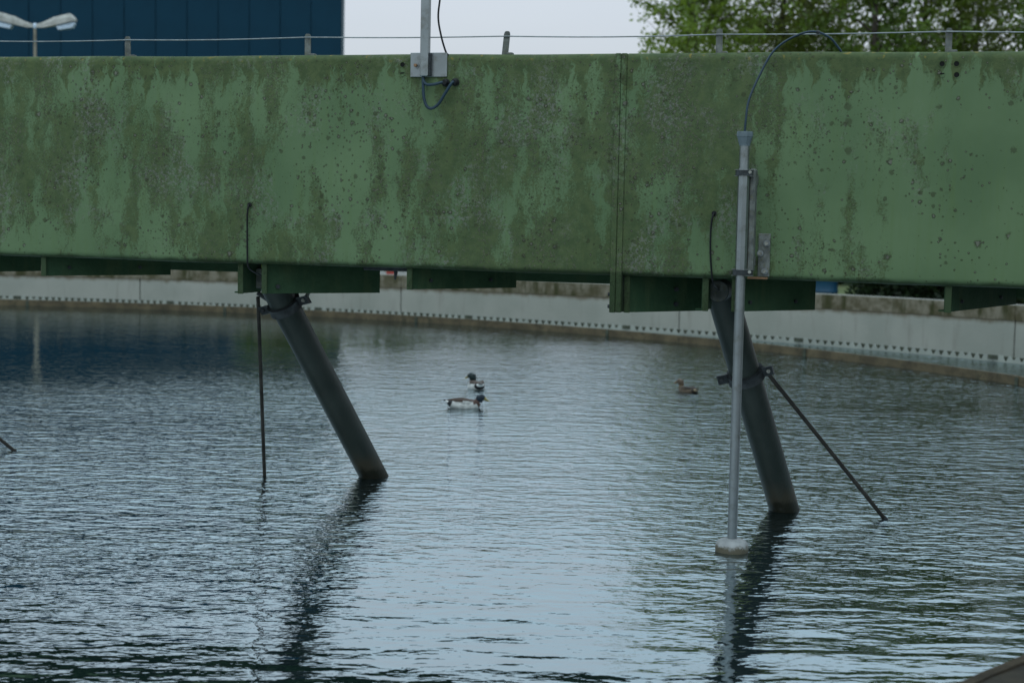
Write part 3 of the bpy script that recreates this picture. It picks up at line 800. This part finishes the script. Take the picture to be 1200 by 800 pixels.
# ------------------------------------------------------------------ ducks
DM = {}
for k, c_ in dict(grey=(0.42, 0.42, 0.40), brown=(0.05, 0.031, 0.021), black=(0.012, 0.013, 0.014), white=(0.62, 0.62, 0.60), breast=(0.055, 0.028, 0.02),
                  hgreen=(0.004, 0.015, 0.014), hblue=(0.005, 0.013, 0.022), bill=(0.19, 0.16, 0.05), hen=(0.068, 0.048, 0.029), hend=(0.022, 0.015, 0.009), henp=(0.25, 0.19, 0.12), billo=(0.12, 0.07, 0.03)).items():
    DM[k] = simple('duck_' + k, c_, 0.55, 0, 0.25, 40.0, 0.003)
def duck(loc, heading, label, kind, head_turn=0.0, head_up=0.0, size=1.0):
    root = empty('duck', loc, heading, label, 'duck', 'ducks swimming on the tank'); root.scale = (size,)*3
    mats = [DM[k] for k in (['grey', 'brown', 'black', 'white', 'breast', kind, 'bill'] if kind != 'hen' else ['hen', 'hend', 'hend', 'henp', 'hen', 'hen', 'billo'])]
    # spine stations: x, z, half width, half height
    st = [(-0.225, 0.088, 0.006, 0.004), (-0.205, 0.082, 0.026, 0.010), (-0.180, 0.070, 0.044, 0.022), (-0.145, 0.052, 0.064, 0.042), (-0.095, 0.036, 0.082, 0.060),
          (-0.035, 0.028, 0.092, 0.070), (0.030, 0.028, 0.092, 0.070), (0.085, 0.032, 0.080, 0.064), (0.122, 0.045, 0.060, 0.053), (0.142, 0.068, 0.042, 0.040)]
    hz = 0.140+head_up; nk = [(0.148, 0.074+(hz-0.086)*q, r_) for q, r_ in ((0.35, 0.036), (0.65, 0.034), (0.9, 0.036))]
    hd = [(0.150, 0.140+head_up, 0.042, 0.040), (0.158, 0.163+head_up, 0.047, 0.046), (0.184, 0.176+head_up, 0.044, 0.038), (0.208, 0.166+head_up, 0.030, 0.025),
          (0.220, 0.157+head_up, 0.018, 0.014), (0.237, 0.147+head_up, 0.016, 0.009), (0.257, 0.140+head_up, 0.015, 0.005), (0.266, 0.138+head_up, 0.008, 0.003)]
    path = [(x, z, w, h) for x, z, w, h in st] + [(x, z, r, r) for x, z, r in nk] + hd
    N = 18; rings = []; cen = []
    for i, (x, z, w, h) in enumerate(path):
        a = path[max(0, i-1)]; b = path[min(len(path)-1, i+1)]
        tx, tz = b[0]-a[0], b[1]-a[1]; l = math.hypot(tx, tz); tx, tz = tx/l, tz/l
        nx, nz = -tz, tx
        ring = []
        for j in range(N):
            q = 2*math.pi*j/N
            s_, c_ = math.sin(q), math.cos(q)
            px, py, pz = x + nx*h*c_, w*s_, z + nz*h*c_
            if i >= len(st)+1 and head_turn:
                k = min(1.0, (i-len(st))/3.0)*head_turn
                ox, oy = px-0.152, py
                px, py = 0.152 + ox*math.cos(k) - oy*math.sin(k), ox*math.sin(k) + oy*math.cos(k)
            ring.append((px, py, pz))
        rings.append(ring)
    mb = MB(); mb.loft(rings)
    n = len(rings)
    for i in range(n-1):
        for j in range(N):
            c_ = math.cos(2*math.pi*(j+.5)/N)
            if i == 0: mi = 2
            elif i == 1: mi = 2 if c_ > 0.4 else 3
            elif i == 2: mi = 2
            elif i <= 6: mi = 1 if c_ > 0.72 else 0
            elif i <= 9: mi = 4 if (i > 7 or c_ > 0.2) else 0
            elif i == 10: mi = 3
            elif i <= 14: mi = 5
            elif i <= 15: mi = 5
            else: mi = 6
            mb.mi[i*N+j] = mi
    mb.build('body', mats, root, smooth=True)
    for sgn in (-1, 1):
        wg = []
        for x, y, z, w, h in ((0.075, 0.070, 0.060, 0.010, 0.018), (0.04, 0.083, 0.066, 0.016, 0.030), (-0.03, 0.080, 0.070, 0.020, 0.034), (-0.10, 0.058, 0.076, 0.020, 0.026), (-0.16, 0.026, 0.084, 0.012, 0.012), (-0.19, 0.010, 0.088, 0.005, 0.005)):
            wg.append([(x, sgn*(y - 0.012) + w*math.cos(2*math.pi*j/12), z + h*math.sin(2*math.pi*j/12)) for j in range(12)])
        mw = MB(); mw.loft(wg); 
        wo_ = mw.build('wing', [DM['grey'] if kind != 'hen' else DM['hen'], DM['brown'] if kind != 'hen' else DM['hend']], root, smooth=True)
        for q, p in enumerate(wo_.data.polygons): p.material_index = 1 if p.center.z > 0.078 or p.center.x < -0.10 else 0
        e = Vector((0.190, sgn*0.040, 0.180+head_up))
        if head_turn:
            ox, oy = e.x-0.152, e.y; e.x, e.y = 0.152 + ox*math.cos(head_turn) - oy*math.sin(head_turn), ox*math.sin(head_turn) + oy*math.cos(head_turn)
        em = MB(); em.tube([e + Vector((0, 0, -0.004)), e, e + Vector((0, 0, 0.004))], [0.002, 0.005, 0.002], 8); em.build('eye', DM['black'], root)
    return root
duck((-0.50, 17.46, -0.004), R(9), 'drake swimming to the right with dark blue head, nearest duck', 'hblue', head_turn=R(-12), head_up=-0.064, size=1.04)
duck((-0.42, 19.34, -0.012), R(106), 'drake with glossy green head seen from behind, just beyond the other drake', 'hgreen', head_turn=R(45), head_up=-0.035, size=1.04)
duck((2.13, 19.42, -0.022), R(122), 'small brown female duck swimming alone to the right of the drakes', 'hen', head_turn=R(30), head_up=-0.02, size=0.88)

# ------------------------------------------------------------------ blue industrial building
bc0 = (-5.84, 55.0, 0.05); brz = R(7.2)
bld = empty('industrial_building', bc0, brz, 'large dark blue building clad in vertical panels behind the tank', 'building')
BH = 9.5
MB().box((-21.6, 0.09, 0.0), (-0.02, 15, BH-0.1)).build('body', M['blue_body'], bld)
pw = 1.018
pm = MB().box((-pw+0.007, 0.0, 0.3), (-0.007, 0.085, BH-0.2), bev=0.012).build('wall_panel', M['blue_panel'], bld)
pm.location.x = -0.08
for k in range(1, 21):
    c_ = pm.copy(); COL.objects.link(c_); c_.parent = bld; c_.location = (-0.08 - k*pw, 0, 0)
MB().box((-0.075, -0.012, 0.0), (0.012, 0.088, BH), bev=0.01).build('corner_trim', M['trim'], bld)
MB().box((-21.6, -0.03, BH-0.19), (-0.08, 0.2, BH), bev=0.02).build('roof_edge', M['blue_panel'], bld)
MB().box((-21.6, 0.02, 0.0), (-0.08, 0.088, 0.28)).build('plinth', M['coping'], bld)

# ------------------------------------------------------------------ double street lamp
lx, ly = -11.19, 38.0
lamp = empty('street_lamp', (lx, ly, 0.05), R(3), 'old double headed street lamp standing before the blue building', 'lamp')
MB().tube([(0, 0, 0), (0, 0, 1.0), (0, 0, 1.05), (0, 0, 6.0)], [0.07, 0.07, 0.042, 0.036], 14).build('pole', M['lamp_pole'], lamp, smooth=True)
rg = []
for z, r in ((5.98, 0.03), (6.0, 0.048), (6.06, 0.052), (6.10, 0.035), (6.12, 0.01)): rg.append([(r*math.cos(2*math.pi*j/14), r*math.sin(2*math.pi*j/14), z) for j in range(14)])
MB().loft(rg).build('hub', M['lamp_lens'], lamp, smooth=True)
for sgn in (-1, 1):
    def sec(x, zb, zt, w, dr=0.72):
        e = [(-w, zb), (-w, zb + (zt-zb)*0.55), (-w*dr, zt), (w*dr, zt), (w, zb + (zt-zb)*0.55), (w, zb)]
        return [(sgn*x, y, z) for y, z in (e if sgn > 0 else e[::-1])]
    hd = MB(); hd.loft([sec(0.04, 6.01, 6.09, 0.045), sec(0.20, 6.01, 6.14, 0.07), sec(0.44, 6.06, 6.25, 0.12), sec(0.62, 6.10, 6.30, 0.15), sec(0.82, 6.15, 6.345, 0.15), sec(0.90, 6.17, 6.28, 0.13), sec(0.945, 6.18, 6.22, 0.10)])
    h = hd.build('lamp_head', M['lamp_shell'], lamp)
    ln = MB(); ln.loft([sec(0.50, 6.045, 6.072, 0.09), sec(0.55, 5.965, 6.083, 0.115), sec(0.87, 6.02, 6.155, 0.115), sec(0.92, 6.10, 6.168, 0.10)])
    ln.build('lens', M['lamp_lens'], h)

# ------------------------------------------------------------------ trees
def leaves(name, mat, cen, size, parent, rng, kind=None):
    n = len(cen)
    a = rng.normal(size=(n, 3)); a /= np.linalg.norm(a, axis=1)[:, None]
    b = rng.normal(size=(n, 3)); b -= (a*b).sum(1)[:, None]*a; b /= np.linalg.norm(b, axis=1)[:, None]
    s_ = (size*rng.uniform(0.6, 1.35, n))[:, None]
    nrm = np.cross(a, b)*s_*0.18
    v = np.stack([cen - a*s_, cen + b*s_*0.55 + nrm, cen + a*s_, cen - b*s_*0.55 + nrm], 1).reshape(-1, 3)
    me = bpy.data.meshes.new(name)
    me.vertices.add(n*4); me.vertices.foreach_set('co', v.ravel())
    me.loops.add(n*4); me.loops.foreach_set('vertex_index', np.arange(n*4, dtype=np.int32))
    me.polygons.add(n); me.polygons.foreach_set('loop_start', np.arange(0, n*4, 4, dtype=np.int32))
    me.polygons.foreach_set('loop_total', np.full(n, 4, dtype=np.int32))
    me.materials.append(mat); me.update(calc_edges=True); me.validate()
    o = bpy.data.objects.new(name, me); COL.objects.link(o); o.parent = parent
    if kind: o['kind'] = kind
    return o
def tree(x, y, h, rx, label, mat, seed, bark='bark', nleaf=9000, lsize=0.13, base=0.22, clump=0.75, name='deciduous_tree', trunk_r=0.17, nb=34, droop=0.0):
    rng = np.random.default_rng(seed)
    root = empty(name, (x, y, 0.05), rng.uniform(0, 6.28), label, 'tree', 'trees beyond the tank')
    tr = MB()
    lean = rng.normal(0, 0.25, 2)
    axis = [Vector((lean[0]*t*t + 0.12*math.sin(3*t+seed), lean[1]*t*t + 0.10*math.cos(2.5*t+seed), h*0.93*t)) for t in np.linspace(0, 1, 12)]
    tr.tube(axis, [trunk_r*(1-t)**0.8 + 0.015 for t in np.linspace(0, 1, 12)], 10)
    tips = []
    br = MB()
    for k in range(nb):
        t = base + (0.95-base)*((k+0.5)/nb)
        p = axis[0].lerp(axis[-1], 0); idx = t*11; i0 = min(10, int(idx)); p = axis[i0].lerp(axis[i0+1], idx-i0)
        az = k*2.4 + rng.normal(0, 0.35)
        prof = math.sin(math.pi*min(1, max(0, ((t-base)/(1-base))*0.86+0.10)))**0.6
        ln = rx*prof*rng.uniform(0.65, 1.12)
        el = rng.uniform(0.05, 0.65)*(1-0.3*droop) + 0.45*t
        d0 = Vector((math.cos(az)*math.cos(el), math.sin(az)*math.cos(el), math.sin(el)))
        q = [p]
        for s_ in range(1, 6):
            q.append(q[-1] + (d0 + Vector(rng.normal(0, 0.14, 3)) + Vector((0, 0, -0.10*s_*droop)))*ln/5)
        br.tube(q, [0.05*(1-t*0.6)*(1-i/6)+0.008 for i in range(6)], 6)
        for i in range(2, 6):
            tips.append((q[i], 0.35+0.13*i))
            for _ in range(2):
                e = q[i] + Vector(rng.normal(0, 0.30+0.08*i, 3))*min(1.0, ln/1.8)
                br.tube([q[i], q[i].lerp(e, .5) + Vector(rng.normal(0, .05, 3)), e], [0.013, 0.009, 0.005], 4)
                tips.append((e, 0.8))
    tr.build('trunk', M[bark], root, smooth=True)
    br.build('branches', M[bark], root)
    w = np.array([t[1] for t in tips]); w /= w.sum()
    pick = rng.choice(len(tips), nleaf, p=w)
    base_p = np.array([tuple(t[0]) for t in tips])[pick]
    off = rng.normal(size=(nleaf, 3)); off *= (clump*0.42*rng.uniform(0.3, 1.0, (nleaf, 1)))
    off[:, 2] *= 0.75; off[:, 2] -= droop*np.abs(rng.normal(0, 0.5, nleaf))
    leaves('crown', M[mat], base_p + off, lsize, root, rng)
    return root
TREES = [
    (6.1, 53.0, 11.5, 2.6, 'bright green leafy tree, leftmost of the trees behind the beam', 'leaf_bright', 3, 'bark', 7600, 0.115, 0.66),
    (9.0, 55.5, 14.0, 2.9, 'dense olive green tree right of the leftmost bright tree', 'leaf_olive', 11, 'bark', 15000, 0.11, 0.95),
    (11.2, 52.0, 13.5, 2.5, 'dark green open tree behind the arch of the probe cable', 'leaf_dark', 23, 'bark', 5600, 0.12, 0.56),
    (13.3, 54.5, 14.2, 2.7, 'fresh green tree with gaps of sky between its clumps', 'leaf_bright', 31, 'bark', 6000, 0.12, 0.52),
    (15.4, 55.5, 15.0, 2.0, 'slender olive birch with pale trunk, behind the rightmost wire post', 'leaf_olive', 42, 'birch', 10000, 0.10, 0.85),
    (18.0, 53.0, 14.0, 2.6, 'dark green tree at the right edge of the picture', 'leaf_dark', 55, 'bark', 9500, 0.13, 0.82),
    (21.8, 54.0, 14.5, 3.1, 'bright green tree standing outside the right edge', 'leaf_bright', 66, 'bark', 7000, 0.14, 0.82),
    (11.8, 61.0, 14.5, 3.0, 'farther green tree filling the gaps behind the cable arch', 'leaf_olive', 77, 'bark', 2400, 0.14, 0.66),
    (17.2, 62.0, 15.0, 3.0, 'farther green tree in the back row near the right edge', 'leaf_bright', 88, 'bark', 2400, 0.14, 0.66),
    (26.0, 57.0, 15.0, 3.4, 'large dark tree farthest right of the row', 'leaf_dark', 99, 'bark', 8000, 0.15, 0.82)]
for (x, y, h, rx, lb, mt, sd_, bk, nl, ls, cl) in TREES:
    tree(x, y, h, rx, lb, mt, sd_, bk, int(nl*1.9), ls*0.74, 0.22, cl*1.05, 'birch_tree' if bk == 'birch' else 'deciduous_tree', 0.13 if bk == 'birch' else 0.18, droop=0.5 if mt == 'leaf_olive' else 0.0)

# hedge, barrel, barrier beyond the tank wall, glimpsed under the beam
def bush(name, x0, y0, x1, y1, h, mat, label, n, seed, cat, w=0.45, ls=0.05):
    rng = np.random.default_rng(seed)
    root = empty(name, ((x0+x1)/2, (y0+y1)/2, 0.05), 0, label, cat)
    a = np.array([x0-(x0+x1)/2, y0-(y0+y1)/2, 0]); b = -a
    t = rng.uniform(0, 1, n)[:, None]
    c_ = a*(1-t) + b*t
    hh = h*(0.85+0.15*np.sin(t[:, 0]*23)+0.08*np.sin(t[:, 0]*61))
    zz = hh*rng.uniform(0.0, 1, n); 
    ang = rng.uniform(0, 6.28, n); rr = w*np.sqrt(rng.uniform(0.3, 1, n))*np.sqrt(np.clip(1.15-(zz/h)**2, 0.05, 1))
    c_[:, 0] += rr*np.cos(ang); c_[:, 1] += rr*np.sin(ang); c_[:, 2] = zz
    leaves('foliage', M[mat], c_, ls, root, rng)
    st = MB()
    L_ = math.hypot(x1-x0, y1-y0)
    for k in range(max(2, int(L_/0.5))):
        p = Vector(a).lerp(Vector(b), (k+.5)/max(2, int(L_/0.5)))
        st.tube([p, p + Vector((rng.normal(0, .08), rng.normal(0, .08), h*0.5)), p + Vector((rng.normal(0, .15), rng.normal(0, .15), h*0.85))], [0.025, 0.018, 0.006], 6)
    st.build('stems', M['bark'], root)
    return root
bush('hedge', 8.1, 37.5, 14.5, 36.0, 1.5, 'leaf_hedge', 'dark low hedge behind the tank wall, glimpsed below the beam at right', 16000, 5, 'hedge', 0.5, 0.085)
bush('shrub', 9.95, 35.2, 10.35, 35.2, 0.55, 'leaf_red', 'small reddish shrub before the dark hedge at right', 500, 6, 'shrub', 0.2, 0.035)
bx = empty('barrel', (7.25, 37.6, 0.05), 0, 'blue plastic barrel behind the tank wall beside the dark hedge', 'barrel')
rg = []
for z, r in ((0, 0.24), (0.04, 0.27), (0.28, 0.28), (0.30, 0.295), (0.33, 0.28), (0.58, 0.28), (0.60, 0.295), (0.63, 0.28), (0.86, 0.27), (0.90, 0.24)): rg.append([(r*math.cos(2*math.pi*j/24), r*math.sin(2*math.pi*j/24), z) for j in range(24)])
MB().loft(rg).build('drum', M['barrel'], bx, smooth=True)
MB().tube([(0, 0, 0.90), (0, 0, 0.92)], 0.20, 20).build('lid', M['cap'], bx)
rb = empty('barrier', (-2.9, 37.0, 0.05), R(4), 'low red and white barrier board glimpsed under the beam beyond the wall', 'barrier')
for k in range(6):
    MB().box((-0.75+k*0.25, -0.015, 0.36), (-0.502+k*0.25, 0.015, 0.58), bev=0.003).build('stripe', M['red'] if k % 2 else M['white'], rb)
for x in (-0.6, 0.6): MB().box((x-0.025, 0.016, 0.0), (x+0.025, 0.05, 0.56), bev=0.003).build('leg', M['galv_dull'], rb)

bush('tall_hedge', -7.5, 47.0, 4.5, 49.5, 3.0, 'leaf_dark', 'tall hedge behind the beam, seen only as a dark reflection left of centre', 16000, 15, 'hedge', 0.9, 0.12)
bush('tall_hedge', 6.0, 48.5, 22.0, 47.0, 3.2, 'leaf_hedge', 'long dark hedge below the trees, seen as the dark reflection at right', 20000, 16, 'hedge', 0.9, 0.13)
